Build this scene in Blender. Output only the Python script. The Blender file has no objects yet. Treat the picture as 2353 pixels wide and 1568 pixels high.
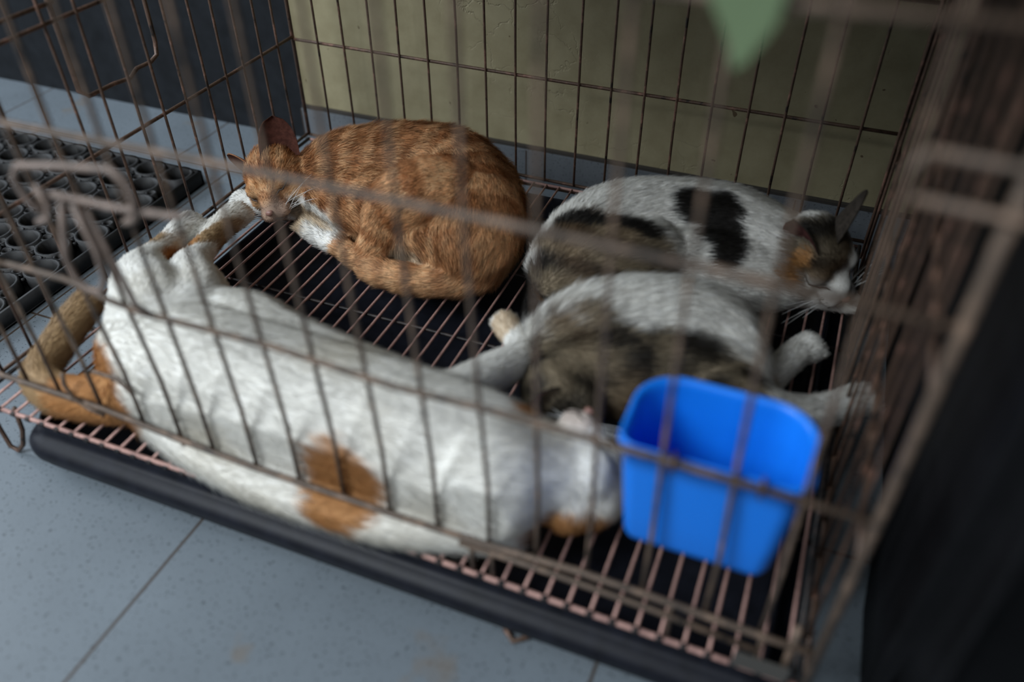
import bpy, math, random
import numpy as np
from mathutils import Vector, Matrix
from mathutils.bvhtree import BVHTree

# ------------------------------------------------------------------ camera, world, light, exposure
scn = bpy.context.scene
COL = scn.collection
cam_d = bpy.data.cameras.new('camera'); cam = bpy.data.objects.new('camera', cam_d); COL.objects.link(cam)
cam.location = (0.674788, -0.330748, 0.537932)
cam.rotation_euler = (0.870038, 0.003319, 0.381665)
cam_d.sensor_width = 36.0; cam_d.lens = 29.413; cam_d.clip_start = 0.02; cam_d.clip_end = 60
cam_d.dof.use_dof = True; cam_d.dof.focus_distance = 0.97; cam_d.dof.aperture_fstop = 29.413e-3/0.0135
scn.camera = cam
scn.view_settings.view_transform = 'Standard'; scn.view_settings.look = 'None'
scn.view_settings.exposure = -0.25; scn.view_settings.gamma = 1.0; scn.view_settings.use_curve_mapping = False

world = bpy.data.worlds.new('world'); scn.world = world; world.use_nodes = True
bg = world.node_tree.nodes['Background']; bg.inputs[0].default_value = (0.62, 0.80, 1.0, 1); bg.inputs[1].default_value = 0.045

def area(name, loc, target, sx, sy, power, color):
    d = bpy.data.lights.new(name, 'AREA'); d.shape = 'RECTANGLE'; d.size = sx; d.size_y = sy; d.energy = power; d.color = color
    o = bpy.data.objects.new(name, d); COL.objects.link(o); o.location = loc
    o.rotation_euler = (Vector(target) - Vector(loc)).to_track_quat('-Z', 'Y').to_euler(); return o
area('daylight_opening', (-0.40, -1.10, 1.50), (0.38, 0.25, 0.0), 0.9, 0.7, 51.0, (0.88, 0.95, 1.0))

area('room_behind', (1.0, -1.7, 1.35), (0.6, 0.2, 0.0), 1.4, 0.9, 8.0, (0.92, 0.96, 1.0))
area('left_doorway', (-1.75, 0.05, 1.15), (-0.2, 0.3, 0.0), 0.8, 0.9, 40.0, (0.82, 0.91, 1.0))

# ------------------------------------------------------------------ helpers
def tag(o, label=None, cat=None, group=None, kind=None):
    if label: o['label'] = label
    if cat: o['category'] = cat
    if group: o['group'] = group
    if kind: o['kind'] = kind
    return o
def empty(name, loc, label, cat, group=None):
    o = bpy.data.objects.new(name, None); COL.objects.link(o); o.location = loc; o.empty_display_size = 0.05
    return tag(o, label, cat, group)
class MB:
    def __init__(s): s.v = []; s.f = []; s.mi = []
    def add(s, vs, fs, m=0):
        b = len(s.v); s.v += [tuple(v) for v in vs]; s.f += [tuple(b+i for i in f) for f in fs]; s.mi += [m]*len(fs)
    def box(s, x0, x1, y0, y1, z0, z1, m=0):
        s.add([(x0,y0,z0),(x1,y0,z0),(x1,y1,z0),(x0,y1,z0),(x0,y0,z1),(x1,y0,z1),(x1,y1,z1),(x0,y1,z1)],
              [(0,3,2,1),(4,5,6,7),(0,1,5,4),(1,2,6,5),(2,3,7,6),(3,0,4,7)], m)
    def tube(s, pts, r, n=8, m=0, taper=None):
        P = [Vector(p) for p in pts]; N = len(P); rings = []
        t0 = (P[1]-P[0]).normalized(); a = Vector((0,0,1)) if abs(t0.z) < .9 else Vector((1,0,0))
        u = t0.cross(a).normalized()
        for i in range(N):
            t = (P[min(i+1,N-1)]-P[max(i-1,0)]).normalized()
            u = (u - t*u.dot(t)).normalized(); w = t.cross(u)
            rr = r*(taper[i] if taper else 1)
            rings.append([P[i]+(u*math.cos(2*math.pi*k/n)+w*math.sin(2*math.pi*k/n))*rr for k in range(n)])
        vs = [v for rg in rings for v in rg]; fs = []
        for i in range(N-1):
            for k in range(n):
                k2 = (k+1) % n; fs.append((i*n+k, i*n+k2, (i+1)*n+k2, (i+1)*n+k))
        fs.append(tuple(range(n-1,-1,-1))); fs.append(tuple((N-1)*n+k for k in range(n)))
        s.add(vs, fs, m)
    def build(s, name, mats, parent=None, smooth=True):
        me = bpy.data.meshes.new(name); me.from_pydata(s.v, [], s.f)
        if not isinstance(mats, (list, tuple)): mats = [mats]
        for m in mats: me.materials.append(m)
        if len(mats) > 1: me.polygons.foreach_set('material_index', s.mi)
        me.polygons.foreach_set('use_smooth', [smooth]*len(me.polygons)); me.update()
        o = bpy.data.objects.new(name, me); COL.objects.link(o)
        if parent is not None: o.parent = parent; o.matrix_parent_inverse = parent_world(parent).inverted()
        return o
def parent_world(o):
    m = Matrix.Translation(o.location)
    return (parent_world(o.parent) @ o.matrix_parent_inverse @ m) if o.parent else m
def bend(a, b, n=7, amp=0.0012, seed=0):
    rn = random.Random(seed); a = Vector(a); b = Vector(b); off = [Vector([rn.uniform(-1,1) for _ in range(3)]) for _ in range(2)]
    out = []
    for i in range(n):
        t = i/(n-1); w = math.sin(math.pi*t); w2 = math.sin(2*math.pi*t)
        out.append(a.lerp(b, t)+off[0]*amp*w+off[1]*amp*.6*w2)
    return out
def wire(name, a, b, r, mat, parent, amp=0.0012, seed=0, extra=None):
    m = MB(); m.tube(bend(a, b, 7, amp, seed) if extra is None else extra, r); return m.build(name, mat, parent)

# ------------------------------------------------------------------ materials
def nodes(name):
    m = bpy.data.materials.new(name); m.use_nodes = True; nt = m.node_tree; return m, nt, nt.nodes['Principled BSDF']
def N(nt, t, **k):
    n = nt.nodes.new(t)
    for a, b in k.items(): setattr(n, a, b)
    return n
def noise(nt, scale, detail=4, rough=.6, coord='Object', vec=None):
    tc = N(nt, 'ShaderNodeTexCoord'); n = N(nt, 'ShaderNodeTexNoise'); n.inputs['Scale'].default_value = scale
    n.inputs['Detail'].default_value = detail; n.inputs['Roughness'].default_value = rough
    nt.links.new(vec if vec else tc.outputs[coord], n.inputs['Vector']); return n
def ramp(nt, src, stops, interp='LINEAR'):
    r = N(nt, 'ShaderNodeValToRGB'); r.color_ramp.interpolation = interp; e = r.color_ramp.elements
    e[0].position, e[0].color = stops[0][0], (*stops[0][1], 1); e[1].position, e[1].color = stops[1][0], (*stops[1][1], 1)
    for p, c in stops[2:]: q = e.new(p); q.color = (*c, 1)
    nt.links.new(src, r.inputs[0]); return r
def mix(nt, fac, a, b, mode='MIX'):
    m = N(nt, 'ShaderNodeMix', data_type='RGBA', blend_type=mode)
    if hasattr(fac, 'links'): nt.links.new(fac, m.inputs[0])
    else: m.inputs[0].default_value = fac
    for i, c in ((6, a), (7, b)):
        if hasattr(c, 'links'): nt.links.new(c, m.inputs[i])
        else: m.inputs[i].default_value = (*c, 1)
    return m.outputs[2]
def bump(nt, bs, h, strength, dist=0.001):
    b = N(nt, 'ShaderNodeBump'); b.inputs['Strength'].default_value = strength; b.inputs['Distance'].default_value = dist
    nt.links.new(h, b.inputs['Height']); nt.links.new(b.outputs[0], bs.inputs['Normal'])
def simple(name, col, rough=.6, metal=0, spec=.5, nscale=None, var=.25, bmp=0):
    m, nt, bs = nodes(name); bs.inputs['Roughness'].default_value = rough; bs.inputs['Metallic'].default_value = metal
    bs.inputs['Specular IOR Level'].default_value = spec; bs.inputs['Base Color'].default_value = (*col, 1)
    if nscale:
        n = noise(nt, nscale); lo = tuple(c*(1-var) for c in col); hi = tuple(min(1, c*(1+var)) for c in col)
        r = ramp(nt, n.outputs[0], [(.3, lo), (.7, hi)]); nt.links.new(r.outputs[0], bs.inputs['Base Color'])
        if bmp: bump(nt, bs, n.outputs[0], bmp)
    return m
def rusty(name, pink, brown, dark, lo=.42, hi=.60, metal=.25, rough=.5):
    m, nt, bs = nodes(name); n = noise(nt, 55, 5, .65, 'Object'); n2 = noise(nt, 420, 3)
    r = ramp(nt, n.outputs[0], [(lo-.07, dark), (lo, brown), (.5*(lo+hi), brown), (hi, pink)])
    c = mix(nt, .35, r.outputs[0], ramp(nt, n2.outputs[0], [(.35, (.35,.3,.28)), (.65, (1,1,1))]).outputs[0], 'MULTIPLY')
    nt.links.new(c, bs.inputs['Base Color']); bs.inputs['Roughness'].default_value = rough; bs.inputs['Metallic'].default_value = metal
    bump(nt, bs, n2.outputs[0], .5, .0006); return m
M_FRONT = rusty('rusty_brown_wire', (.20,.135,.095), (.105,.073,.052), (.035,.026,.020), metal=0, rough=.55)
M_BACK = rusty('dark_rusty_wire', (.26,.14,.10), (.11,.066,.045), (.022,.016,.013), .42, .66)
M_GRID = rusty('pink_coated_wire', (.52,.31,.265), (.40,.235,.205), (.03,.022,.02), .36, .5)
M_GRIDX = rusty('blackened_wire', (.55,.33,.28), (.04,.03,.027), (.015,.012,.012), .55, .72)
M_TRAY = simple('black_tray_plastic', (.008,.009,.014), .5, spec=.22, nscale=60, var=.4, bmp=.1)
M_BLACK = simple('black_sheet_plastic', (.004,.004,.005), .6, spec=.2, nscale=9, var=.5)
M_RUBBER = simple('black_rubber', (.012,.012,.0125), .62, spec=.4, nscale=45, var=.6, bmp=.4)
M_BLUE = simple('blue_plastic', (.006,.20,.84), .36, spec=.45)
M_PANEL = simple('charcoal_panel', (.010,.0115,.014), .6, spec=.2, nscale=30, var=.35)
M_GREEN = simple('pale_green_plastic', (.115,.165,.085), .5)
M_PINK = simple('pink_skin', (.52,.25,.23), .5, nscale=300, var=.15)
M_NOSE = simple('pink_brown_nose', (.25,.125,.10), .45, nscale=300, var=.2)
M_EARIN = simple('inner_ear_skin', (.075,.028,.020), .8, spec=.1, nscale=180, var=.45)
M_EARINP = simple('pale_inner_ear_skin', (.50,.27,.24), .6, nscale=180, var=.3)
M_DARK = simple('dark_eyelid_skin', (.045,.028,.022), .5)
M_WHISK = simple('white_whisker', (.75,.74,.72), .4)

def wall_mat():
    m, nt, bs = nodes('cream_painted_plaster'); a = noise(nt, 3.2, 6, .65); b = noise(nt, 26, 6, .7); s = noise(nt, 75, 2, .5)
    c = ramp(nt, a.outputs[0], [(.3, (.27,.235,.135)), (.7, (.35,.305,.185))]).outputs[0]
    c = mix(nt, .5, c, ramp(nt, b.outputs[0], [(.32, (.62,.58,.50)), (.6, (1,1,1))]).outputs[0], 'MULTIPLY')
    c = mix(nt, ramp(nt, s.outputs[0], [(.72, (0,0,0)), (.75, (1,1,1))]).outputs[0], c, (.10,.065,.03))
    nt.links.new(c, bs.inputs['Base Color']); bs.inputs['Roughness'].default_value = .75
    tc = N(nt, 'ShaderNodeTexCoord'); v = N(nt, 'ShaderNodeTexVoronoi', feature='DISTANCE_TO_EDGE'); v.inputs['Scale'].default_value = 22
    w = noise(nt, 14, 5); mx = N(nt, 'ShaderNodeVectorMath', operation='ADD'); nt.links.new(tc.outputs['Object'], mx.inputs[0])
    sc = N(nt, 'ShaderNodeVectorMath', operation='SCALE'); sc.inputs['Scale'].default_value = .09
    nt.links.new(w.outputs['Color'], sc.inputs[0]); nt.links.new(sc.outputs[0], mx.inputs[1]); nt.links.new(mx.outputs[0], v.inputs['Vector'])
    cr = ramp(nt, v.outputs['Distance'], [(0, (0,0,0)), (.025, (1,1,1))])
    g = ramp(nt, a.outputs[0], [(.50, (1,1,1)), (.62, (0,0,0))])
    h = mix(nt, g.outputs[0], cr.outputs[0], (1,1,1)); h2 = mix(nt, .3, h, b.outputs[0])
    bump(nt, bs, h2, .55, .0025); return m
def tile_mat(name, base, grout=True):
    m, nt, bs = nodes(name); a = noise(nt, 5, 4); sp = noise(nt, 330, 2, .5); sp2 = noise(nt, 900, 1, .5)
    lo = tuple(c*.86 for c in base); hi = tuple(c*1.1 for c in base)
    c = ramp(nt, a.outputs[0], [(.3, lo), (.7, hi)]).outputs[0]
    c = mix(nt, ramp(nt, sp.outputs[0], [(.62, (0,0,0)), (.68, (.75,.75,.75))]).outputs[0], c, tuple(x*.25 for x in base))
    c = mix(nt, ramp(nt, sp2.outputs[0], [(.60, (0,0,0)), (.70, (.5,.5,.5))]).outputs[0], c, tuple(x*.45 for x in base))
    st = noise(nt, 13, 3, .5); c = mix(nt, ramp(nt, st.outputs[0], [(.70, (0,0,0)), (.76, (.45,.45,.45))]).outputs[0], c, (.16,.12,.08))
    if grout:
        tc = N(nt, 'ShaderNodeTexCoord'); sx = N(nt, 'ShaderNodeSeparateXYZ'); nt.links.new(tc.outputs['Object'], sx.inputs[0])
        def M2(op, a_, b_=None, c_=None):
            n = N(nt, 'ShaderNodeMath', operation=op)
            for i, q in enumerate((a_, b_, c_)):
                if q is None: continue
                if hasattr(q, 'links'): nt.links.new(q, n.inputs[i])
                else: n.inputs[i].default_value = q
            return n.outputs[0]
        far = M2('GREATER_THAN', sx.outputs[1], .532)
        xx = M2('ADD', sx.outputs[0], M2('MULTIPLY_ADD', far, .099, .121 + .365*20))
        gx = M2('LESS_THAN', M2('ABSOLUTE', M2('SUBTRACT', M2('MODULO', xx, .365), 0.0)), .0028)
        yy = M2('ADD', sx.outputs[1], .365*20 - .167)
        gy = M2('LESS_THAN', M2('MODULO', yy, .365), .0028)
        g = M2('MAXIMUM', gx, gy)
        c = mix(nt, g, c, (.055,.042,.034))
    nt.links.new(c, bs.inputs['Base Color']); bs.inputs['Roughness'].default_value = .42; bs.inputs['Specular IOR Level'].default_value = .4
    return m
M_WALL = wall_mat(); M_FLOOR = tile_mat('speckled_grey_tile', (.145,.172,.196)); M_SKIRT = tile_mat('speckled_skirting_tile', (.13,.142,.155), False)

def fur_mat(name, strand):
    m, nt, bs = nodes(name); at = N(nt, 'ShaderNodeAttribute', attribute_name='col'); nt.links.new(at.outputs['Color'], bs.inputs['Base Color'])
    bs.inputs['Roughness'].default_value = .62; bs.inputs['Specular IOR Level'].default_value = .2
    tr = N(nt, 'ShaderNodeBsdfTranslucent'); nt.links.new(at.outputs['Color'], tr.inputs['Color'])
    mx = N(nt, 'ShaderNodeMixShader'); mx.inputs[0].default_value = .38 if strand else 0
    nt.links.new(bs.outputs[0], mx.inputs[1]); nt.links.new(tr.outputs[0], mx.inputs[2]); nt.links.new(mx.outputs[0], nt.nodes['Material Output'].inputs['Surface'])
    return m
M_FUR = fur_mat('cat_fur', True); M_SKIN = fur_mat('cat_undercoat', False)

# ------------------------------------------------------------------ the setting
FZ = -0.06
def slab(name, x0, x1, y0, y1, z0, z1, mat):
    m = MB(); m.box(x0, x1, y0, y1, z0, z1); o = m.build(name, mat, None, False); o['kind'] = 'structure'; return o
slab('floor', -3.2, 2.6, -2.6, .672, FZ-.05, FZ, M_FLOOR)
slab('wall_back', -.068, 2.6, .668, .76, FZ-.05, 2.4, M_WALL)
slab('wall_left', -3.2, -.068, .664, .76, FZ-.05, 2.4, M_PANEL)
m = MB(); m.box(-.068, 2.6, .658, .667, FZ, -.008)
for k in range(8): m.box(-.068+.365*k-.0008, -.068+.365*k+.0008, .6575, .66, FZ, -.0085, 1)
o = m.build('baseboard_back', [M_SKIRT, M_DARK], None, False); o['kind'] = 'structure'
m = MB(); m.box(-.068, 2.6, .6605, .6675, -.0078, -.004)
o = m.build('trim_1', simple('dark_joint', (.03,.025,.02), .8), None, False); o['kind'] = 'structure'

# ------------------------------------------------------------------ the cage
W, DP, HT = .75, .576, .54
cage = empty('wire_cage', (0, 0, FZ), 'rusty folding wire cage holding the four sleeping cats, on the tiled floor', 'cage')
RB, RV = .0021, .00155
# back panel
m = MB()
for k, z in enumerate((0.0, .135, .27, .405, .54)):
    m.tube(bend((0, DP, z), (W, DP, z), 13, .0012, 50+k), RB)
m.tube([(0, DP, 0), (0, DP, HT)], .0026); m.tube([(W, DP, 0), (W, DP, HT)], .0026)
m.tube(bend((.02, DP-.006, -.006), (W-.02, DP-.006, -.006), 13, .002, 77), .0016)
back = m.build('back_panel', M_BACK, cage)
for k in range(1, 19):
    x = W*k/19; wire('vertical_wire', (x, DP-.003, 0), (x, DP-.003, HT), RV, M_BACK, back, .0014, 100+k)
# side panels
for sx, nm in ((0, 'left'), (W, 'right')):
    m = MB(); s = 1 if sx == 0 else -1
    for k, z in enumerate((0.002, .138, .27, .405, .54)):
        m.tube(bend((sx, 0, z), (sx, DP, z), 9, .0015, 60+k+int(sx*10)), RB)
    if sx: m.tube([(sx+.001, .0, 0), (sx+.001, .0, HT)], .0028)
    pan = m.build('side_panel', M_BACK, cage)
    for k in range(1, 16):
        y = DP*k/16; wire('vertical_wire', (sx+s*.003, y, 0), (sx+s*.003, y, HT), RV, M_BACK, pan, .0018, 200+k+int(sx*100))
# small swing frame hooked on the outside of the left panel
m = MB(); X = -.028
m.tube([(X, .371, .50), (X, .371, .30), (X, .369, .20), (X, .366, .186), (X, .355, .182), (X, .333, .183), (X, .320, .177), (X, .297, .180), (X, .262, .181), (X, .252, .190), (X, .252, .275), (X, .255, .50)], .0024)
m.tube([(X, .10, .275), (X, .20, .277), (X, .257, .276)], .0022); m.tube([(0, .371, .42), (X, .371, .42)], .002); m.tube([(0, .253, .42), (X, .253, .42)], .002)
m.build('side_door_frame', M_BACK, cage)
# front panel: frame and long horizontals
m = MB()
m.tube([(.004, -.002, .056), (.073, -.001, .052), (.173, 0, .050), (.25, 0, .043), (.32, 0, .039), (.444, 0, .038), (.517, 0, .039), (.59, 0, .044), (.64, 0, .043), (.715, 0, .040), (.748, 0, .040)], .0026)
m.tube([(.50, -.002, .034), (.56, -.003, .036), (.643, -.003, .033), (.715, -.003, .027)], .0022)
m.tube([(.147, -.003, .190), (.20, -.002, .190), (.235, -.001, .180), (.26, 0, .176), (.368, 0, .179), (.458, 0, .174), (.523, 0, .177), (.637, 0, .177), (.748, 0, .175)], .0024)
m.tube([(.0, 0, .178), (.147, -.003, .190)], .0024)
m.tube([(0, 0, .305), (.198, 0, .308), (.38, 0, .312), (.556, 0, .313), (.634, 0, .312), (.748, 0, .309)], .0026)
m.tube([(0, 0, .43), (.55, 0, .433), (.65, 0, .434), (.748, 0, .437)], .0026)
m.tube([(0, 0, HT), (W, 0, HT)], .0026)
m.tube([(W, -.001, -.004), (W+.001, -.001, .2), (W, -.001, HT)], .0034); m.tube([(0, 0, 0), (0, 0, HT)], .0028)
m.tube([(.735, .001, -.004), (.7345, .001, .06)], .0028)
front = m.build('front_panel', M_FRONT, cage)
xs = [.047, .090, .126, .170, .213, .250, .281, .322, .3615, .401, .4405, .480, .521, .557, .594, .634, .677, .714]
xt = [.040, .079, .118, .158, .197, .236, .276, .315, .352, .391, .4235, .456, .492, .529, .567, .604, .642, .678]
# uppers follow the even spacing, lowers are knocked slightly sideways
for k, x in enumerate(xs):
    xtop = W*(k+1)/19
    z0 = .045 if x < .2 else .039
    p = [(x, .0035, z0), (x+.0006, .0035, .10), ((x+xtop)/2, .0035, .19), (xtop, .0035, .30), (xtop, .0035, .42), (xtop, .0035, HT)]
    wire('vertical_wire', None, None, .0017, M_FRONT, front, extra=p)
for x in (.251, .507, .523, .655, .716):
    m = MB(); m.tube([(x, .002, .04), (x+.001, .002, .0)], .0017); m.build('lower_peg', M_FRONT, front)
# door latch with its finger loop
m = MB(); Y = -.010
m.tube([(.218, Y, .252), (.207, Y, .262), (.204, Y, .276), (.212, Y, .286), (.25, Y, .293), (.29, Y, .299), (.299, Y, .293), (.301, Y, .280), (.297, Y, .266), (.288, Y, .262)], .0024)
m.tube([(.224, Y-.002, .276), (.228, Y-.002, .262), (.222, Y-.002, .25), (.212, Y-.002, .246)], .0022)
m.tube([(.215, Y+.003, .266), (.236, Y+.003, .268), (.28, Y+.003, .269), (.328, Y+.003, .273), (.335, .001, .274)], .0025)
m.tube([(.243, Y-.003, .268), (.234, Y-.003, .245), (.226, Y-.003, .222), (.227, Y-.003, .207), (.235, Y-.003, .198), (.246, Y-.003, .199), (.255, Y-.003, .213), (.257, Y-.003, .235), (.252, Y-.003, .268)], .0024)
m.tube([(.255, Y+.002, .262), (.262, Y+.002, .225), (.268, Y+.002, .19), (.27, 0, .176)], .0022)
m.build('door_latch', simple('pale_worn_wire', (.20,.15,.125), .55, 0, nscale=90, var=.35), cage)
m = MB()
m.tube([(.713, -.004, .388), (.76, -.005, .387), (.84, -.008, .385), (.9, -.01, .384)], .0023); m.tube([(.713, -.004, .368), (.76, -.005, .366), (.84, -.008, .364), (.9, -.01, .364)], .0023)
m.tube([(.713, -.004, .388), (.709, -.004, .378), (.713, -.004, .368)], .0023)
m.build('slide_bolt', M_FRONT, cage)
# curled wire end low at the left and the loops that carry the cage
m = MB(); m.tube([(.150, -.003, .083), (.146, -.003, .070), (.150, -.003, .056), (.163, -.003, .048), (.178, -.003, .046)], .0018)
m.tube([(.165, .012, .078), (.19, .012, .078), (.213, .004, .076)], .0018); m.build('bent_wire', M_FRONT, front)
m = MB(); m.tube([(.527, .012, -.0555), (.536, -.004, -.0570), (.545, -.011, -.0578), (.554, -.004, -.0570), (.563, .012, -.0555)], .0022); m.build('foot', M_BACK, cage)
m = MB(); m.box(.702, .738, -.0045, -.003, .003, .019); m.build('corner_plate', simple('dull_steel', (.07,.065,.058), .5), front, False)
for (x, y) in ((.026, .0), (.03, .55), (.72, .56)):
    m = MB()
    m.tube([(x-.010, y+.004, 0), (x-.008, y, -.03), (x-.003, y-.002, -.054), (x+.006, y-.002, -.057), (x+.014, y, -.048), (x+.018, y+.004, -.03), (x+.02, y+.006, -.002)], .0022)
    m.build('foot', M_BACK, cage)
# floor grid
m = MB()
m.tube(bend((0.004, 0, -.002), (W-.004, 0, -.002), 13, .0012, 5), .0022); m.tube(bend((0.004, DP-.01, -.002), (W-.004, DP-.01, -.002), 13, .001, 6), .002)
m.tube([(0.005, 0.002, -.001), (.006, DP-.01, -.001)], .0022, m=1); m.tube([(W-.006, 0.002, -.001), (W-.006, DP-.01, -.001)], .0022, m=1)
for k in range(43): x = .0185+.01712*k; m.tube([(x-.0026, -.0003, -.0018), (x+.0026, -.0003, -.0018)], .0026, 8, m=1)
for y in (.125, .25, .372, .49): m.tube(bend((.004, y, -.0045), (W-.004, y, -.0045), 13, .0012, int(y*900)), .0018, m=1)
grid = m.build('floor_grid', [M_GRID, M_GRIDX], cage)
for k in range(43):
    x = .0185+.01712*k; wire('grid_wire', (x, -.001, -.0012), (x, DP-.01, -.0012), .00135, M_GRID, grid, .0009, 400+k)
# top panel
m = MB()
for y in (.14, .28, .42): m.tube(bend((0, y, HT), (W, y, HT), 7, .001, int(y*100)), .002)
for k in range(1, 19): m.tube([(W*k/19, 0, HT+.003), (W*k/19, DP, HT+.003)], .0015, 6)
m.build('top_panel', M_FRONT, cage)

m = MB(); m.box(.05, 1.75, -.075, .60, HT+.0075, HT+.045)  # slab added out of view to keep light off the right of the wall
tag(m.build('added_roof_shade', M_TRAY, None, False), 'unseen black slab added on the roof of the wire cage to shade the right of the back wall', 'tray')
# ------------------------------------------------------------------ tray under the grid
def rrect(x0, x1, y0, y1, r, n=6):
    out = []
    rr = r if isinstance(r, (list, tuple)) else [r]*4
    for (cx_, cy_, a0, q) in ((x1-rr[0], y0+rr[0], -90, rr[0]), (x1-rr[1], y1-rr[1], 0, rr[1]), (x0+rr[2], y1-rr[2], 90, rr[2]), (x0+rr[3], y0+rr[3], 180, rr[3])):
        for i in range(n+1):
            a = math.radians(a0+90*i/n); out.append((cx_+q*math.cos(a), cy_+q*math.sin(a)))
    return out
def loft(levels, n=8, close_first=True, close_last=True):
    m = MB(); vs = []; L = None
    for (x0, x1, y0, y1, r, z) in levels:
        p = rrect(x0, x1, y0, y1, r, n); L = len(p); vs += [(a, b, z) for a, b in p]
    fs = []
    for i in range(len(levels)-1):
        for k in range(L): k2 = (k+1) % L; fs.append((i*L+k, i*L+k2, (i+1)*L+k2, (i+1)*L+k))
    if close_first: fs.append(tuple(range(L-1, -1, -1)))
    if close_last: fs.append(tuple((len(levels)-1)*L+k for k in range(L)))
    m.add(vs, fs); return m
tx0, tx1, ty0, ty1 = .050, .742, -.011, .566
def tl(d, z): return (tx0+d, tx1-d, ty0+d, ty1-d, max(.03-d, .006), z)
tr = loft([tl(.010, -.0540), tl(.005, -.053), tl(.003, -.046), tl(.0, -.043), tl(-.001, -.038), tl(-.001, -.032), tl(.001, -.029), tl(.005, -.0255), tl(.010, -.0240), tl(.0135, -.0225), tl(.0145, -.018), tl(.0150, -.009), tl(.0165, -.0075), tl(.018, -.009), tl(.021, -.040), tl(.027, -.0505)])
tray = tag(tr.build('waste_tray', M_TRAY), 'black plastic waste tray slid under the pink wire floor of the cage', 'tray')

# ------------------------------------------------------------------ blue bowl hooked on the front bars
bowl = empty('feeding_bowl', (.66, .045, .083), 'bright blue rectangular plastic bowl hooked inside the front bars at the right', 'bowl')
def bl(d, z, r=(.014, .030, .030, .012)): return (.6035+d, .7175-d, .007+d*.5, .0775-d, tuple(max(q-d*.4, .004) for q in r), z)
bt = loft([bl(.016, .0800), bl(.0115, .0815), bl(.0095, .086), bl(.0070, .11), bl(.0035, .15), bl(.0022, .166), bl(.0, .1665), bl(-.0008, .1695), bl(0, .1735), bl(.0015, .1745), bl(.0035, .1735), bl(.0045, .168), bl(.0065, .14), bl(.0100, .10), bl(.0125, .088), bl(.017, .0845)], 10)
bt.build('tub', M_BLUE, bowl)
for x in (.640, .690):
    m = MB(); m.tube([(x, .0045, .166), (x, .0052, .176), (x, .003, .1815), (x, -.001, .1825), (x, -.0045, .180), (x, -.005, .174)], .0012)
    m.build('hook', M_BACK, bowl)

# ------------------------------------------------------------------ green tie, rubber mat, neighbour things
m = MB()
m.add([(.618,-.006,.448),(.652,-.006,.448),(.649,-.0065,.427),(.641,-.007,.413),(.636,-.007,.409),(.632,-.006,.420),(.622,-.005,.436)], [(0,1,2,3,4,5,6)])
m.add([(.618,-.0045,.448),(.652,-.0045,.448),(.649,-.005,.427),(.641,-.0055,.413),(.636,-.0055,.409),(.632,-.0045,.420),(.622,-.0035,.436)], [(6,5,4,3,2,1,0)])
b = len(m.v)-14
for i in range(7): m.f.append((b+i, b+7+i, b+7+(i+1) % 7, b+(i+1) % 7)); m.mi.append(0)
m.tube([(.630,-.005,.440),(.630,.004,.441),(.640,.005,.440),(.640,-.005,.438)], .0015)
tag(m.build('plastic_tie', M_GREEN, None, False), 'pale green plastic tie hanging from the top front wire of the cage', 'tie')

m = MB()
x0, x1, y0, y1, zb, zt = -.70, -.128, .03, .487, FZ+.0005, FZ+.022
m.box(x0, x1, y0, y1, zb, zb+.003)  # black base plate, stands in for the shade down inside the holes
def ring(cx_, cy_, ro, ri, z0, z1, n=18):
    vs = []
    for (r_, z_) in ((ro, z0), (ro, z1), (ri, z1), (ri, z0)):
        vs += [(cx_+r_*math.cos(2*math.pi*k/n), cy_+r_*math.sin(2*math.pi*k/n), z_) for k in range(n)]
    fs = []
    for i in range(3):
        for k in range(n): k2 = (k+1) % n; fs.append((i*n+k, i*n+k2, (i+1)*n+k2, (i+1)*n+k))
    m.add(vs, fs)
pitch = .0475; row = 0; yy = y0+.026
while yy < y1-.015:
    xx = x1-.026-(pitch/2 if row % 2 else 0)
    while xx > x0+.015:
        ring(xx, yy, .0215, .0178, zb+.002, zt)
        ring(xx-pitch/2, yy+.0137, .0075, .0050, zb+.002, zt-.001, 12) if yy+.03 < y1 else None
        ring(xx, yy+.0275, .0075, .0050, zb+.002, zt-.001, 12) if yy+.04 < y1 else None
        for a in (0, 60, 120):
            ca, sa = math.cos(math.radians(a)), math.sin(math.radians(a))
            for q in (-.0012, .0012):
                m.tube([(xx+ca*.021-sa*q*4, yy+sa*.021+ca*q*4, zt-.004), (xx+ca*(pitch-.021)-sa*q*4, yy+sa*(pitch-.021)+ca*q*4, zt-.004)], .0022, 6) if (yy+sa*pitch < y1-.01 and x0+.01 < xx+ca*pitch < x1-.01) else None
        xx -= pitch
    yy += pitch*.866; row += 1
m.box(x0, x1, y0, y0+.004, zb, zt); m.box(x0, x1, y1-.004, y1, zb, zt); m.box(x1-.004, x1, y0, y1, zb, zt); m.box(x0, x0+.004, y0, y1, zb, zt)
tag(m.build('rubber_mat', M_RUBBER), 'black rubber ring mat with round holes lying on the tiles left of the cage', 'mat')

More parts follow.
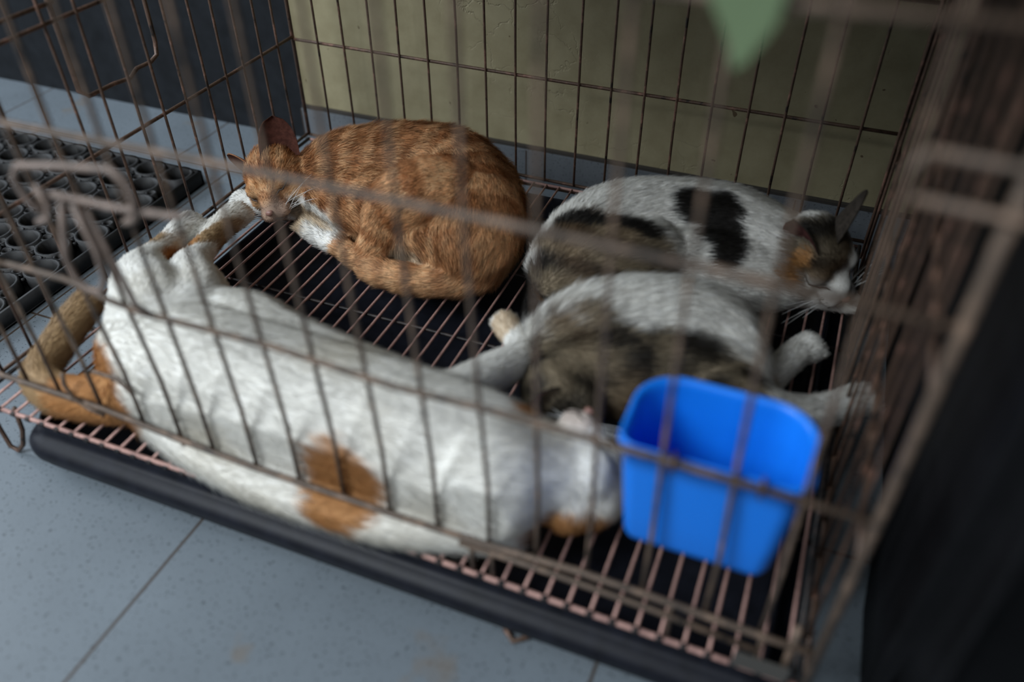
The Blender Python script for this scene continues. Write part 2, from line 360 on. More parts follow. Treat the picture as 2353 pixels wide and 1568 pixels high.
# black sheet that screens the right side
m = MB(); pts = [(.798, .655), (.795, .45), (.800, .25), (.793, .12), (.797, .045), (.805, .038), (.815, .046), (.824, .03), (.832, .02), (.838, .028), (.95, .018), (1.2, .03), (1.7, .0)]
nz = 9; th = .003; vs = []; L = len(pts)
for off in (0, th):
    for i in range(nz):
        z = FZ+.001+(.60)*i/(nz-1)
        for k, (x, y) in enumerate(pts): vs.append((x+off+.002*math.sin(z*16+k), y+off, z))
fs = []
for i in range(nz-1):
    for k in range(L-1):
        a = i*L+k; fs.append((a, a+1, a+L+1, a+L)); c = nz*L+a; fs.append((c, c+L, c+L+1, c+1))
for k in range(L-1):
    fs.append((k, nz*L+k, nz*L+k+1, k+1)); a = (nz-1)*L+k; fs.append((a, a+1, nz*L+a+1, nz*L+a))
for i in range(nz-1):
    a = i*L; fs.append((a, a+L, nz*L+a+L, nz*L+a)); a = i*L+L-1; fs.append((a, nz*L+a, nz*L+a+L, a+L))
m.add(vs, fs)
tag(m.build('plastic_sheet', M_BLACK), 'black plastic sheet hanging upright along the right side of the cage', 'sheet')
nb = empty('wire_cage', (.86, -.02, FZ), 'dark empty wire cage front standing before the black sheet at the far right edge', 'cage')
m = MB()
for z in (-.04, .1, .235, .37): m.tube([(.86, -.022, z), (1.6, -.035, z)], .0024)
for k in range(19): m.tube([(.86+.04*k, -.025, -.055), (.86+.04*k, -.025, .5)], .0016, 6)
m.build('front_panel', M_BACK, nb)

# ------------------------------------------------------------------ cats
CATS = {'calico': {'chains': [('torso',
                        [(0.4748, 0.3319, 0.05, 0.05), (0.4829, 0.3778, 0.055, 0.054), (0.515, 0.4123, 0.058, 0.056), (0.5611, 0.4334, 0.059, 0.055),
                         (0.606, 0.4393, 0.058, 0.053), (0.6476, 0.4359, 0.054, 0.046), (0.6789, 0.4376, 0.05, 0.038)],
                        0.01),
                       ('haunch', [(0.4835, 0.3194, 0.05, 0.045), (0.5093, 0.3353, 0.062, 0.048), (0.5393, 0.3553, 0.062, 0.044)], 0.01),
                       ('chest',
                        [(0.5384, 0.3647, 0.045, 0.045), (0.5877, 0.3842, 0.045, 0.046), (0.6291, 0.4011, 0.042, 0.043),
                         (0.6636, 0.4115, 0.036, 0.034)],
                        0.01),
                       ('tail',
                        [(0.4404, 0.3925, 0.03, 0.028), (0.439, 0.3488, 0.024, 0.019), (0.4466, 0.3088, 0.02, 0.0165), (0.4537, 0.2749, 0.019, 0.015),
                         (0.4581, 0.2562, 0.018, 0.012)],
                        0.009),
                       ('foreleg',
                        [(0.6574, 0.4047, 0.028, 0.02), (0.6922, 0.4208, 0.018, 0.015), (0.7223, 0.4291, 0.015, 0.014),
                         (0.7372, 0.431, 0.015, 0.015)],
                        0.006)],
            'clump': 0.08,
            'head': {'c': (0.6997, 0.4322, 0.056),
                     'ears': ((0.78, -0.25, 0.85), (1.05, -0.1, 0.1)),
                     'f': (0.722, -0.51, -0.467),
                     's': 0.0104,
                     'u': (0.202, -0.495, 0.845)},
            'patches': [(0.5701, 0.4064, 0.105, 0.022, 0.02, 0.02, 'black'), (0.5966, 0.3993, 0.105, 0.022, 0.035, 0.032, 'black'),
                        (0.6147, 0.3689, 0.1, 0.02, 0.04, 0.03, 'black'), (0.5149, 0.3098, 0.09, 0.075, 0.055, 0.05, 'tabby'),
                        (0.4995, 0.3439, 0.1, 0.055, 0.013, 0.016, 'black'), (0.517, 0.2877, 0.095, 0.06, 0.014, 0.014, 'black'),
                        (0.5623, 0.2912, 0.085, 0.035, 0.012, 0.014, 'black'), (0.4554, 0.3082, 0.05, 0.014, 0.04, 0.03, 'orangepatch'),
                        (0.5618, 0.2909, 0.09, 0.04, 0.03, 0.04, 'tabby'), (0.4859, 0.283, 0.07, 0.05, 0.05, 0.05, 'tabby'),
                        (0.444, 0.3157, 0.02, 0.03, 0.06, 0.03, 'black'), (0.6998, 0.3987, 0.09, 0.045, 0.045, 0.04, 'darktabby'),
                        (0.6796, 0.3828, 0.08, 0.022, 0.022, 0.03, 'orangepatch')]},
 'orange': {'chains': [('torso',
                        [(0.1444, 0.3967, 0.055, 0.038), (0.1683, 0.4114, 0.058, 0.05), (0.2083, 0.4232, 0.06, 0.056), (0.2549, 0.4321, 0.062, 0.061),
                         (0.3034, 0.4228, 0.06, 0.063), (0.3439, 0.3794, 0.054, 0.06), (0.3567, 0.3441, 0.045, 0.05)],
                        0.012),
                       ('tail',
                        [(0.3651, 0.3299, 0.034, 0.028), (0.3745, 0.3249, 0.024, 0.02), (0.3547, 0.3073, 0.021, 0.018),
                         (0.3243, 0.2967, 0.02, 0.0175), (0.2912, 0.2912, 0.02, 0.017), (0.2572, 0.2957, 0.02, 0.015),
                         (0.2338, 0.3068, 0.02, 0.011)],
                        0.009),
                       ('thigh',
                        [(0.3223, 0.3733, 0.085, 0.04), (0.2944, 0.3471, 0.088, 0.04), (0.2721, 0.3332, 0.075, 0.032), (0.2623, 0.3224, 0.052, 0.024),
                         (0.2509, 0.3098, 0.032, 0.018), (0.2373, 0.305, 0.022, 0.014), (0.2078, 0.32, 0.019, 0.0125),
                         (0.1795, 0.3293, 0.018, 0.0125), (0.1554, 0.3412, 0.018, 0.0145), (0.1467, 0.3458, 0.018, 0.0145)],
                        0.007),
                       ('foot', [(0.25, 0.3403, 0.03, 0.016), (0.2202, 0.3528, 0.024, 0.013), (0.1962, 0.36, 0.02, 0.013)], 0.005),
                       ('chest',
                        [(0.1548, 0.3817, 0.045, 0.036), (0.1884, 0.3739, 0.045, 0.042), (0.2305, 0.3698, 0.048, 0.045),
                         (0.2883, 0.3522, 0.046, 0.044), (0.3296, 0.3416, 0.04, 0.04)],
                        0.011),
                       ('foreleg',
                        [(0.1461, 0.381, 0.026, 0.02), (0.1142, 0.3721, 0.018, 0.015), (0.0773, 0.3711, 0.014, 0.012), (0.0542, 0.3689, 0.015, 0.013),
                         (0.0399, 0.368, 0.016, 0.0135)],
                        0.005)],
            'clump': 0.26,
            'head': {'c': (0.1054, 0.3592, 0.058),
                     'ears': ((0.6, 0.2, 0.3), (0.92, -0.12, 0.7)),
                     'f': (0.342, -0.908, -0.24),
                     's': 0.0102,
                     'u': (-0.347, -0.357, 0.868)},
            'lift': 0.3,
            'patches': [(0.1544, 0.3419, 0.018, 0.052, 0.05, 0.04, 'white'), (0.1958, 0.3598, 0.02, 0.015, 0.02, 0.02, 'cream'),
                        (0.0456, 0.3684, 0.017, 0.035, 0.03, 0.03, 'white'), (0.1238, 0.3342, 0.03, 0.03, 0.03, 0.02, 'cream'),
                        (0.1744, 0.3715, 0.02, 0.05, 0.04, 0.025, 'cream'), (0.2917, 0.3428, 0.03, 0.05, 0.04, 0.03, 'cream')],
            'rough': 0.16,
            'var': 0.32},
 'tabby': {'chains': [('torso',
                       [(0.5028, 0.2127, 0.045, 0.04), (0.5212, 0.2306, 0.052, 0.048), (0.5525, 0.2478, 0.056, 0.052), (0.589, 0.2623, 0.056, 0.052),
                        (0.6196, 0.2697, 0.052, 0.046), (0.6395, 0.253, 0.046, 0.04)],
                       0.017),
                      ('belly',
                       [(0.5161, 0.1866, 0.04, 0.036), (0.5424, 0.2033, 0.045, 0.044), (0.5781, 0.2163, 0.046, 0.048), (0.6147, 0.2248, 0.046, 0.046),
                        (0.6458, 0.2239, 0.042, 0.04)],
                       0.017),
                      ('hindleg_far',
                       [(0.62, 0.266, 0.055, 0.04), (0.6432, 0.2521, 0.048, 0.03), (0.6639, 0.2439, 0.036, 0.02), (0.6754, 0.2516, 0.028, 0.0155),
                        (0.6882, 0.2838, 0.026, 0.014), (0.6999, 0.3132, 0.026, 0.014), (0.7088, 0.3247, 0.026, 0.0155)],
                       0.006),
                      ('hindleg_near',
                       [(0.6502, 0.1983, 0.046, 0.038), (0.6793, 0.2004, 0.042, 0.028), (0.7067, 0.216, 0.036, 0.02), (0.7303, 0.2391, 0.03, 0.0155),
                        (0.7507, 0.263, 0.026, 0.015), (0.7613, 0.2736, 0.024, 0.0155)],
                       0.006),
                      ('neck', [(0.521, 0.2072, 0.045, 0.04), (0.523, 0.1776, 0.045, 0.036)], 0.01)],
           'clump': 0.09,
           'head': {'c': (0.5265, 0.1563, 0.042),
                    'ears': ((0.55, 0.0), (0.6, 0.0)),
                    'f': (0.585, -0.494, -0.643),
                    's': 0.009,
                    'u': (-0.652, -0.749, 0.121)},
           'lift': 0.26,
           'patches': [(0.5344, 0.1648, 0.06, 0.06, 0.075, 0.06, 'tabby'), (0.587, 0.1741, 0.07, 0.07, 0.045, 0.055, 'tabby'),
                       (0.6277, 0.1847, 0.07, 0.06, 0.04, 0.05, 'tabby'), (0.5499, 0.1814, 0.09, 0.025, 0.025, 0.025, 'black'),
                       (0.6616, 0.2208, 0.04, 0.02, 0.02, 0.03, 'black'), (0.5274, 0.1534, 0.045, 0.06, 0.06, 0.06, 'tabby'),
                       (0.6759, 0.2465, 0.03, 0.016, 0.016, 0.02, 'tan')]},
 'white': {'chains': [('torso',
                       [(0.172, 0.066, 0.056, 0.046), (0.22, 0.064, 0.06, 0.056), (0.3, 0.062, 0.06, 0.057), (0.37, 0.062, 0.06, 0.056),
                        (0.44, 0.062, 0.06, 0.054), (0.49, 0.066, 0.056, 0.05), (0.53, 0.068, 0.05, 0.042)],
                       0.01),
                      ('flank',
                       [(0.185, 0.105, 0.055, 0.04), (0.23, 0.112, 0.056, 0.046), (0.28, 0.098, 0.058, 0.046), (0.35, 0.088, 0.058, 0.044),
                        (0.42, 0.082, 0.058, 0.042), (0.46, 0.09, 0.055, 0.038)],
                       0.01),
                      ('side',
                       [(0.19, 0.042, 0.045, 0.036), (0.27, 0.036, 0.045, 0.042), (0.36, 0.034, 0.046, 0.043), (0.45, 0.038, 0.045, 0.041),
                        (0.51, 0.044, 0.044, 0.036)],
                       0.012),
                      ('back',
                       [(0.19, 0.03, 0.028, 0.022), (0.25, 0.012, 0.021, 0.019), (0.31, 0.003, 0.019, 0.0185), (0.37, 0.001, 0.019, 0.0185),
                        (0.43, 0.004, 0.019, 0.0185), (0.48, 0.016, 0.02, 0.019), (0.52, 0.03, 0.022, 0.02)],
                       0.014),
                      ('tail',
                       [(0.1658, 0.0323, 0.035, 0.028), (0.1356, 0.0245, 0.026, 0.022), (0.0948, 0.0187, 0.022, 0.019),
                        (0.0644, 0.0313, 0.022, 0.017), (0.0525, 0.0609, 0.026, 0.0165), (0.0486, 0.0906, 0.034, 0.017),
                        (0.0497, 0.113, 0.042, 0.016)],
                       0.01),
                      ('hindleg_far',
                       [(0.17, 0.0811, 0.07, 0.044), (0.1391, 0.1108, 0.074, 0.036), (0.1084, 0.1351, 0.074, 0.026), (0.0865, 0.1698, 0.066, 0.017),
                        (0.0745, 0.2071, 0.058, 0.0145), (0.0665, 0.24, 0.055, 0.0155), (0.0655, 0.2524, 0.054, 0.0165)],
                       0.006),
                      ('hindleg_near',
                       [(0.1945, 0.0961, 0.066, 0.042), (0.1693, 0.1369, 0.064, 0.032), (0.1297, 0.1761, 0.06, 0.022),
                        (0.1129, 0.2058, 0.055, 0.0155), (0.0988, 0.2474, 0.05, 0.014), (0.0903, 0.2866, 0.047, 0.016),
                        (0.0907, 0.2992, 0.046, 0.0165)],
                       0.006),
                      ('foreleg',
                       [(0.4487, 0.0762, 0.07, 0.036), (0.4565, 0.1085, 0.07, 0.024), (0.4652, 0.1418, 0.066, 0.019), (0.4759, 0.1741, 0.06, 0.016),
                        (0.4676, 0.1952, 0.058, 0.0125), (0.4536, 0.2093, 0.058, 0.0125), (0.4471, 0.2168, 0.058, 0.0135)],
                       0.006),
                      ('throat', [(0.5049, 0.0476, 0.058, 0.05), (0.53, 0.0641, 0.056, 0.04), (0.5511, 0.0734, 0.055, 0.034)], 0.009)],
           'clump': 0.02,
           'head': {'c': (0.5649, 0.0794, 0.052),
                    'ears': ((0.9, 0.0), (0.9, 0.0)),
                    'f': (-0.084, 0.563, 0.822),
                    's': 0.01,
                    'u': (0.671, 0.611, -0.419)},
           'patches': [(0.394, 0.002, 0.048, 0.036, 0.07, 0.036, 'ginger'), (0.0811, 0.0224, 0.022, 0.085, 0.1, 0.06, 'tan'),
                       (0.0528, 0.083, 0.033, 0.06, 0.09, 0.06, 'tan'), (0.1457, 0.0153, 0.03, 0.045, 0.04, 0.06, 'ginger'),
                       (0.5123, 0.0867, 0.06, 0.014, 0.02, 0.04, 'ginger'), (0.1066, 0.2371, 0.05, 0.012, 0.045, 0.03, 'tan'),
                       (0.1015, 0.1929, 0.055, 0.012, 0.03, 0.03, 'ginger'), (0.0717, 0.1816, 0.06, 0.02, 0.04, 0.02, 'tan'),
                       (0.5721, 0.0368, 0.02, 0.045, 0.03, 0.03, 'ginger'), (0.4497, 0.2065, 0.065, 0.014, 0.016, 0.016, 'cream'),
                       (0.2489, 0.1318, 0.05, 0.1, 0.03, 0.03, 'tan2')],
           'rough': 0.04,
           'smooth': 14,
           'var': 0.06}}

rng = np.random.default_rng(7)
def nz3(p, s, seed=0):
    r_ = np.random.default_rng(seed); out = np.zeros(len(p))
    for k in range(7):
        d = r_.normal(size=3); d /= np.linalg.norm(d); fr = s*(.6+.8*r_.random()); out += np.sin(p@d*fr*6.283+r_.random()*6.283)
    return out/3.0
def spline(nd):
    P_ = np.array(nd, float); out = []; n = len(P_)
    for i in range(n-1):
        p0, p1, p2, p3 = P_[max(i-1,0)], P_[i], P_[i+1], P_[min(i+2,n-1)]
        L_ = np.linalg.norm(p2[:3]-p1[:3]); k = max(2, int(L_/(.28*min(p1[3],p2[3])))+1)
        for j in range(k):
            t = j/k; out.append(.5*((2*p1)+(-p0+p2)*t+(2*p0-5*p1+4*p2-p3)*t*t+(-p0+3*p1-3*p2+p3)*t**3))
    out.append(P_[-1]); return np.array(out)
def ico():
    import bmesh
    b = bmesh.new(); bmesh.ops.create_icosphere(b, subdivisions=2, radius=1)
    v = np.array([x.co[:] for x in b.verts]); f = [tuple(q.index for q in x.verts) for x in b.faces]; b.free(); return v, f
IV, IF = ico()
HEAD = [((0,-1.0,.9),(3.45,3.7,3.1)), ((1.9,.5,-.5),(1.9,2.1,1.9)), ((-1.9,.5,-.5),(1.9,2.1,1.9)), ((0,2.3,.25),(1.45,2.3,1.45)), ((.85,3.7,-.85),(1.1,1.15,.95)), ((-.85,3.7,-.85),(1.1,1.15,.95)),
        ((0,3.3,-1.6),(.95,1.1,.75)), ((1.5,1.5,1.3),(1.3,1.2,1.1)), ((-1.5,1.5,1.3),(1.3,1.2,1.1)), ((0,-2.2,-.8),(2.8,2.6,2.6)), ((0,4.1,-.1),(.6,.75,.6))]
C_ = dict(white=(.86,.845,.80), cream=(.62,.50,.36), ginger=(.47,.235,.09), tan=(.40,.27,.145), tan2=(.50,.44,.34), black=(.018,.016,.014), orangepatch=(.40,.20,.07), pinkish=(.55,.40,.35))
def tabby_col(p, s, key):
    if key == 'calico': a = nz3(p, 34, 3)*.4+np.sin((p[:,2]*.75+p[:,1]*.65)*6.283/.034+nz3(p, 8, 5)*.9)*1.2
    else: a = nz3(p, 26, 3)*1.0+np.sin(s*6.283/.045+nz3(p, 14, 5)*1.6)*.8-.1
    a = 1/(1+np.exp(-a*3.2))
    c = (1-a)[:,None]*np.array([.25,.20,.135])+a[:,None]*np.array([.022,.019,.015])
    b = 1/(1+np.exp(-(nz3(p, 9, 8)-.85)*5)); return c*(1-b)[:,None]+b[:,None]*np.array([.26,.15,.07])
def coat(key, spec, p, s, name_i, names, hl):
    n = len(p)
    if key == 'orange':
        a = np.sin(s*6.283/.027+nz3(p, 9, 1)*1.7)+.5*nz3(p, 40, 2); a = 1/(1+np.exp(-a*2.2))
        c = (1-a)[:,None]*np.array([.70,.43,.225])+a[:,None]*np.array([.36,.15,.055])
        lo = np.clip((.045-p[:,2])/.03, 0, 1)*.45; c = c*(1-lo)[:,None]+lo[:,None]*np.array([.60,.42,.25])
    elif key == 'tabby': c = np.tile(np.array(C_['white']), (n, 1))
    elif key == 'calico': c = np.tile(np.array(C_['white'])*.96, (n, 1))
    else:
        c = np.tile(np.array(C_['white']), (n, 1)); y_ = np.clip(nz3(p, 10, 12)*.3, 0, .35); c = c*(1-y_)[:,None]+y_[:,None]*np.array([.58,.52,.40])
    for (x, y, z, rx, ry, rz, cn) in spec['patches']:
        d = np.sqrt(((p[:,0]-x)/rx)**2+((p[:,1]-y)/ry)**2+((p[:,2]-z)/rz)**2)+nz3(p, 28, 21)*.10+nz3(p, 90, 22)*.05
        w = 1/(1+np.exp((d-1)*22))
        if cn in ('tabby', 'darktabby'): t = tabby_col(p, s, key)*(1 if cn == 'tabby' else .55)
        else: t = np.array(C_[cn])[None, :]
        c = c*(1-w)[:,None]+w[:,None]*t
    ish = np.array([names[i] == 'head' for i in name_i])
    if ish.any():      # face marks in head coordinates (units of head scale)
        q = hl; r_ = np.abs(q[:,0])
        muz = ish & (q[:,1] > 2.6) & (q[:,2] < 1.0)
        pale = {'orange': (.52,.36,.27), 'white': (.55,.47,.42), 'calico': (.60,.58,.55), 'tabby': (.30,.25,.2)}[key]
        w = np.clip((q[:,1]-2.8)/1.2, 0, 1)*np.clip((1.2-q[:,2])/.8, 0, 1)*ish; c = c*(1-w)[:,None]+w[:,None]*np.array(pale)
        e = np.exp(-(((r_-1.75)/.75)**2+((q[:,2]-.75)/.24)**2)*1.4)*(q[:,1] > 1.2)*ish*.92; c = c*(1-e)[:,None]+e[:,None]*np.array([.05,.03,.02])
        if key == 'orange':
            st = (np.abs(np.sin(q[:,0]*2.6)) > .75) & (q[:,2] > 1.8) & ish; c[st] *= np.array([.75,.62,.5])
            m_ = np.exp(-(((q[:,0]-1.6)/1.0)**2+((q[:,1]-3.2)/.8)**2))*ish*.35; c = c*(1-m_)[:,None]
    return np.clip(c, 0, 1)

def make_cat(key, label, nstr, width, seed, inner, earcol):
    spec = CATS[key]; H = spec['head']; hs = H['s']
    f = Vector(H['f']).normalized(); u = Vector(H['u']); u = (u-f*u.dot(f)).normalized(); r = f.cross(u).normalized()
    R_ = np.array([r[:], f[:], u[:]]).T; hc = np.array(H['c'])
    vs = []; fs = []; nb_ = 0
    def ball(c, ax, Rm=None):
        nonlocal nb_
        v = IV*np.array(ax)
        if Rm is not None: v = v@Rm.T
        vs.append(v+c); fs.extend([tuple(i+nb_ for i in t) for t in IF]); nb_ += len(v)
    segs = []; names = [c[0] for c in spec['chains']]+['head']
    for ci, (nm, nd, fl) in enumerate(spec['chains']):
        sp = spline(nd); arc = 0
        for i, q in enumerate(sp):
            ball(q[:3], (q[3],)*3)
            if i: 
                L_ = np.linalg.norm(sp[i][:3]-sp[i-1][:3]); segs.append((sp[i-1][:3], sp[i][:3], .5*(sp[i][3]+sp[i-1][3]), arc, ci)); arc += L_
        if 'leg' in nm or nm in ('thigh', 'foot'):
            e = sp[-1]; d = sp[-1][:3]-sp[-3][:3]; d /= np.linalg.norm(d); lat = np.cross(d, (0,0,1.)); lat /= max(np.linalg.norm(lat), 1e-6)
            up_ = np.cross(lat, d)
            for t in (-1.5, -.5, .5, 1.5):
                ball(e[:3]+d*e[3]*(.72-.10*abs(t))+lat*t*e[3]*.42-up_*e[3]*.12, (e[3]*.40,)*3)
    for c, ax in HEAD: ball(hc+R_@(np.array(c)*hs), np.array(ax)*hs, R_)
    me = bpy.data.meshes.new('tmp'); me.from_pydata(np.concatenate(vs).tolist(), [], fs)
    o = bpy.data.objects.new('tmp', me); COL.objects.link(o)
    md = o.modifiers.new('r', 'REMESH'); md.mode = 'VOXEL'; md.voxel_size = .0027; md.use_smooth_shade = True
    sm = o.modifiers.new('s', 'SMOOTH'); sm.factor = .6; sm.iterations = spec.get('smooth', 7)
    bpy.context.view_layer.update(); dg = bpy.context.evaluated_depsgraph_get()
    body = bpy.data.meshes.new_from_object(o.evaluated_get(dg)); bpy.data.objects.remove(o)
    nv = len(body.vertices); co = np.empty(nv*3, np.float32); body.vertices.foreach_get('co', co); co = co.reshape(-1,3).astype(float)
    zf = .0012; low = co[:,2] < zf; co[low,2] = zf
    def bars(v, m_):
        lim = m_-(.030+m_)*np.clip((.036-v[:,2])/.012, 0, 1); v[:,1] = np.maximum(v[:,1], lim); return v
    if key == 'white': co = bars(co, .0085)
    body.vertices.foreach_set('co', co.astype(np.float32).ravel()); body.update()
    nrm = np.empty(nv*3, np.float32); body.vertices.foreach_get('normal', nrm); nrm = nrm.reshape(-1,3).astype(float)
    A = np.array([s[0] for s in segs]); B = np.array([s[1] for s in segs]); RR = np.array([s[2] for s in segs]); S0 = np.array([s[3] for s in segs]); CI = np.array([s[4] for s in segs])
    AB = B-A; LL = np.linalg.norm(AB, axis=1); T = AB/LL[:,None]
    def field(p):
        ni = np.empty(len(p), int); s_ = np.empty(len(p)); fl = np.empty((len(p),3)); hl = (p-hc)@R_/hs
        for a in range(0, len(p), 4000):
            q = p[a:a+4000]; t = np.clip(np.einsum('psk,sk->ps', q[:,None]-A[None], T)/LL, 0, 1)
            d = np.linalg.norm(q[:,None]-(A[None]+t[...,None]*AB[None]), axis=2)-RR[None]
            k = d.argmin(1); ni[a:a+4000] = CI[k]; s_[a:a+4000] = S0[k]+t[np.arange(len(q)), k]*LL[k]
            w = np.exp(-(d-d.min(1, keepdims=True))/.006); fl[a:a+4000] = (w@T)
            dk = d.min(1); h = hl[a:a+4000]
            hd = (np.linalg.norm((h-np.array([0,.2,0]))/np.array([3.7,5.0,3.6]), axis=1)-1)*3.6*hs
            ish = hd < dk+.001; idx = np.where(ish)[0]
            ni[a+idx] = len(names)-1; s_[a+idx] = h[idx,1]*hs
            back_ = -R_[:,1]; outw = h[idx]@R_.T*.10
            fl[a+idx] = back_[None]+outw
        fl /= np.linalg.norm(fl, axis=1, keepdims=True)+1e-9; return ni, s_, fl, hl
    ni, s_, fl, hl = field(co); c = coat(key, spec, co, s_, ni, names, hl)
    at = body.color_attributes.new('col', 'FLOAT_COLOR', 'POINT'); at.data.foreach_set('color', np.c_[c*.92, np.ones(nv)].astype(np.float32).ravel())
    body.materials.clear(); body.materials.append(M_SKIN)
    body.polygons.foreach_set('use_smooth', [True]*len(body.polygons))
    cx0 = co.mean(0)
    cat = empty('cat', (float(cx0[0]), float(cx0[1]), .0), label, 'cat')
    def put(name, mesh):
        ob = bpy.data.objects.new(name, mesh); COL.objects.link(ob); ob.parent = cat; ob.matrix_parent_inverse = Matrix.Translation(cat.location).inverted(); return ob
    body.name = 'body'; put('body', body)
    # fur strands
    body.calc_loop_triangles(); nt_ = len(body.loop_triangles); tri = np.empty(nt_*3, np.int32); body.loop_triangles.foreach_get('vertices', tri); tri = tri.reshape(-1,3)
    v0, v1, v2 = co[tri[:,0]], co[tri[:,1]], co[tri[:,2]]; ar = np.linalg.norm(np.cross(v1-v0, v2-v0), axis=1)/2
    rg = np.random.default_rng(seed); pick = rg.choice(nt_, nstr, p=ar/ar.sum()); b1 = rg.random(nstr); b2 = rg.random(nstr); fl_ = b1+b2 > 1; b1[fl_] = 1-b1[fl_]; b2[fl_] = 1-b2[fl_]
    p = v0[pick]+(v1-v0)[pick]*b1[:,None]+(v2-v0)[pick]*b2[:,None]
    n = nrm[tri[pick,0]]*(1-b1-b2)[:,None]+nrm[tri[pick,1]]*b1[:,None]+nrm[tri[pick,2]]*b2[:,None]; n /= np.linalg.norm(n, axis=1, keepdims=True)+1e-9
    keep = p[:,2] > .003; p = p[keep]; n = n[keep]; k_ = len(p)
    ni, s_, fl, hl = field(p)
    flen = np.array([x[2] for x in spec['chains']]+[.0055]); L_ = flen[ni]*(.65+.6*rg.random(k_))
    ishead = ni == len(names)-1; L_[ishead] *= np.clip(1-(hl[ishead,1]-1)*.16, .4, 1.2)
    L_ *= np.where((hl[:,1] > 4.0) & ishead & (np.abs(hl[:,0]) < .6) & (hl[:,2] < .4) & (hl[:,2] > -.7), .05, 1)
    t = fl-n*np.einsum('ij,ij->i', fl, n)[:,None]; t /= np.linalg.norm(t, axis=1, keepdims=True)+1e-9
    cl = np.stack([nz3(p, 45, 31), nz3(p, 45, 32), nz3(p, 45, 33)], 1)*spec.get('clump', .16)
    d = t+n*(spec.get('lift', .20)+.18*rg.random(k_))[:,None]+rg.normal(size=(k_,3))*.12+cl; d /= np.linalg.norm(d, axis=1, keepdims=True)
    d2 = d+t*.55+np.array([0,0,-.18]); d2 /= np.linalg.norm(d2, axis=1, keepdims=True)
    p0 = p-n*.0006; p1 = p+d*(L_*.45)[:,None]; p2 = p1+d2*(L_*.55)[:,None]
    w = np.cross(d, n); w /= np.linalg.norm(w, axis=1, keepdims=True)+1e-9; ww = width*(.7+.6*rg.random(k_))
    V_ = np.empty((k_,5,3)); V_[:,0] = p0-w*ww[:,None]; V_[:,1] = p0+w*ww[:,None]; V_[:,2] = p1-w*(ww*.75)[:,None]; V_[:,3] = p1+w*(ww*.75)[:,None]; V_[:,4] = p2
    V_[:,:,2] = np.maximum(V_[:,:,2], np.where(V_[:,:,1] < .0, -.006, .0012))
    if key == 'white': V_ = bars(V_.reshape(-1,3), .0060).reshape(-1,5,3)
    base = (np.arange(k_)*5)[:,None]; quads = base+np.array([0,1,3,2]); tris = base+np.array([2,3,4])
    fm = bpy.data.meshes.new('fur'); fm.vertices.add(k_*5); fm.vertices.foreach_set('co', V_.astype(np.float32).ravel())
    li = np.concatenate([quads, tris], 1).ravel(); fm.loops.add(len(li)); fm.loops.foreach_set('vertex_index', li.astype(np.int32))
    fm.polygons.add(k_*2); st = (np.arange(k_)*7)[:,None]+np.array([0,4]); fm.polygons.foreach_set('loop_start', st.ravel().astype(np.int32))
    fm.polygons.foreach_set('use_smooth', [True]*(k_*2)); fm.update(calc_edges=True)
    cc = coat(key, spec, p, s_, ni, names, hl)*np.clip(1+rg.normal(size=k_)*spec.get('var', .13)+nz3(p, 120, 41)*spec.get('var', .13)*.7, .45, 1.6)[:,None]
    cc = np.repeat(np.clip(cc, 0, 1), 5, 0); at = fm.color_attributes.new('col', 'FLOAT_COLOR', 'POINT')
    at.data.foreach_set('color', np.c_[cc, np.ones(len(cc))].astype(np.float32).ravel())
    fn = n*.8+d*0; fn = np.repeat(n+rg.normal(size=(k_,3))*spec.get('rough', .10), 5, 0); fn /= np.linalg.norm(fn, axis=1, keepdims=True)
    fm.normals_split_custom_set_from_vertices(fn.astype(np.float32))
    fm.materials.append(M_FUR); put('fur', fm)
    # head details
    Rm = Matrix([list(x) for x in R_]); HC = Vector(hc)
    loc = lambda q: HC+Rm@(Vector(q)*hs)
    bvh = BVHTree.FromPolygons(co.tolist(), [tuple(x) for x in tri.tolist()])
    def hug(q, off):
        P_ = loc(q); a = bvh.find_nearest(P_); return a[0]+a[1]*off
    for s in (-1, 1):
        m = MB(); m.tube([hug((s*(1.05+.24*i), 3.2-.26*i-.04*i*i, .72-.10*math.sin(math.pi*i/5)+.10*i), .0026) for i in range(6)], .0008, 6, taper=[.4,.8,1,1,.8,.4])
        put('closed_eyelid', MBm(m, 'closed_eyelid', [M_DARK]))
        sc_, tilt, back_l = (tuple(H['ears'][0 if s > 0 else 1])+(0.,))[:3]
        up_ = Vector((s*.42+tilt*s, -(.12+back_l), 1)).normalized(); op = Vector((s*(.45+back_l*.6*(key == 'calico')), .85-back_l*.6*(key == 'calico'), 0)); op = (op-up_*op.dot(up_)).normalized(); la = up_.cross(op)
        nu, nvv = 10, 9; m = MB(); Bp = Vector((s*2.25, -.75, 2.3))
        for side, off, mi in ((1, 0, 0), (-1, .13, 1)):
            vs_ = []
            for j in range(nvv+1):
                v = j/nvv
                for i in range(nu+1):
                    uu = -1+2*i/nu; wd = 2.3*sc_*(1-v**3.0)**.6+.02
                    q = Bp+up_*(v*4.9*sc_)+la*(uu*wd)-op*(1.15*(1-uu*uu)*(1-v*.75)*sc_+off)
                    vs_.append(loc(q))
            fs_ = []
            for j in range(nvv):
                for i in range(nu):
                    a = j*(nu+1)+i; q = (a, a+1, a+nu+2, a+nu+1); fs_.append(q if side > 0 else q[::-1])
            m.add(vs_, fs_, mi)
        nn = (nu+1)*(nvv+1)
        for j in range(nvv):
            for i in (0, nu): a = j*(nu+1)+i; m.f.append((a, a+nu+1, nn+a+nu+1, nn+a)); m.mi.append(1)
        for i in range(nu): a = nvv*(nu+1)+i; m.f.append((a, a+1, nn+a+1, nn+a)); m.mi.append(1)
        put('ear', MBm(m, 'ear', [inner, earcol]))
        if key == 'tabby': continue
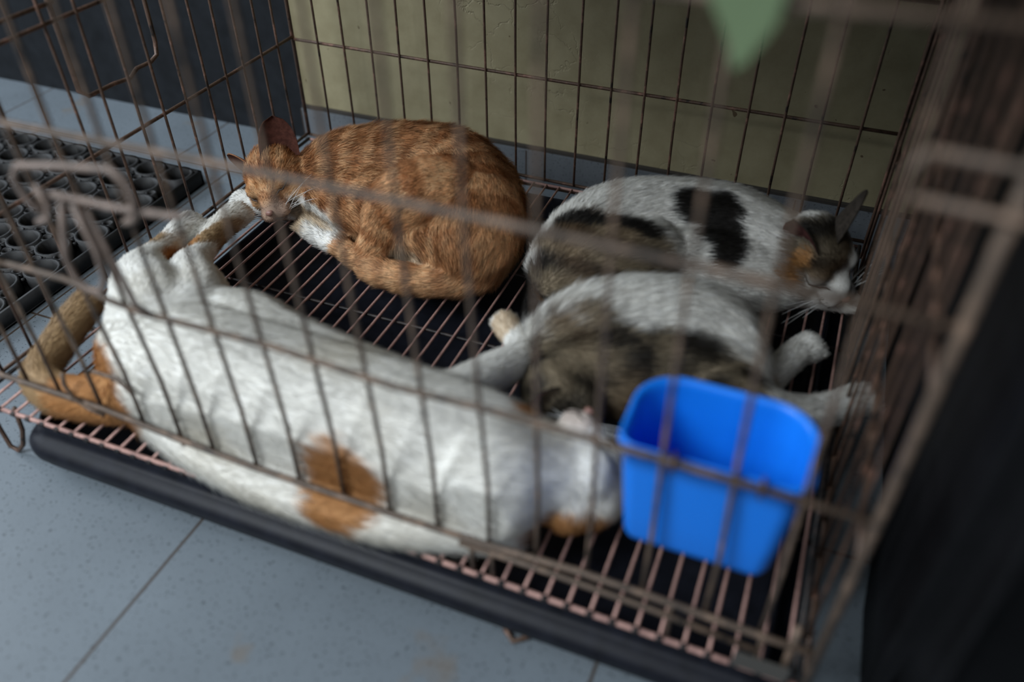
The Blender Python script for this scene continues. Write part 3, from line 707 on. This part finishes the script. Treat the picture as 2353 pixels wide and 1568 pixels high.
        m = MB(); rr = random.Random(seed+s)
        for i in range(8):
            a0 = hug((s*(1.3+.1*(i % 3)), 3.9-.2*(i//3), -.7-.25*(i % 3)), 0); dr = Rm@Vector((s*(1.0), .10-.16*(i % 4)+rr.uniform(-.1,.1), .75-.11*i+rr.uniform(-.1,.1))).normalized()
            ln = .046*rr.uniform(.7, 1.15); pts_ = [a0+dr*ln*t_+Vector((0,0,-.006))*t_*t_ for t_ in (0,.25,.5,.75,1)]
            pts_ = [Vector((q.x, q.y, max(q.z, .002))) for q in pts_]; m.tube(pts_, .00030, 4, taper=[1,1,.8,.6,.2])
        put('whiskers', MBm(m, 'whiskers', [M_WHISK]))
    m = MB(); nose = hug((0, 5.2, -.05), .0004); ax = (.0046*hs/.01, .0034*hs/.01, .0034*hs/.01)
    v = [nose+Rm@Vector((q[0]*ax[0]*(1+.35*q[2]), q[1]*ax[1], q[2]*ax[2])) for q in IV.tolist()]; m.add(v, IF); put('nose', MBm(m, 'nose', [M_NOSE]))
    m = MB(); m.tube([hug((x_, 4.6-.35*abs(x_), -1.05-.28*math.sin(abs(x_)*2.2)), .0012) for x_ in (-1.2,-.8,-.4,0,.4,.8,1.2)], .0006, 5); put('mouth', MBm(m, 'mouth', [M_DARK]))
    return cat
def MBm(mb, name, mats):
    me = bpy.data.meshes.new(name); me.from_pydata(mb.v, [], mb.f)
    for q in mats: me.materials.append(q)
    if len(mats) > 1: me.polygons.foreach_set('material_index', mb.mi)
    me.polygons.foreach_set('use_smooth', [True]*len(me.polygons)); me.update(); return me
M_EAR_O = simple('ginger_ear_fur', (.30,.13,.055), .8, nscale=250, var=.35); M_EAR_W = simple('pale_ear_fur', (.60,.55,.48), .8, nscale=250, var=.15)
M_EAR_T = simple('tabby_ear_fur', (.030,.024,.019), .8, spec=.1, nscale=250, var=.5); M_EAR_C = simple('brown_ear_fur', (.24,.13,.06), .8, nscale=250, var=.4)
make_cat('orange', 'ginger tabby cat curled up asleep at the back left of the cage', 110000, .00030, 11, M_EARIN, M_EAR_O)
make_cat('white', 'white cat with one round ginger spot sprawled asleep on its back along the front bars', 80000, .00042, 12, M_EARINP, M_EAR_W)
make_cat('calico', 'white calico cat with black and tabby patches curled against the back right corner', 60000, .00040, 13, simple('dark_ear_skin', (.06,.022,.020), .8, spec=.1, nscale=150, var=.5), M_EAR_T)  # darker skin tone inside this cat's ears
make_cat('tabby', 'brown tabby and white cat stretched on its side behind the blue bowl', 55000, .00042, 14, M_EARINP, M_EAR_T)
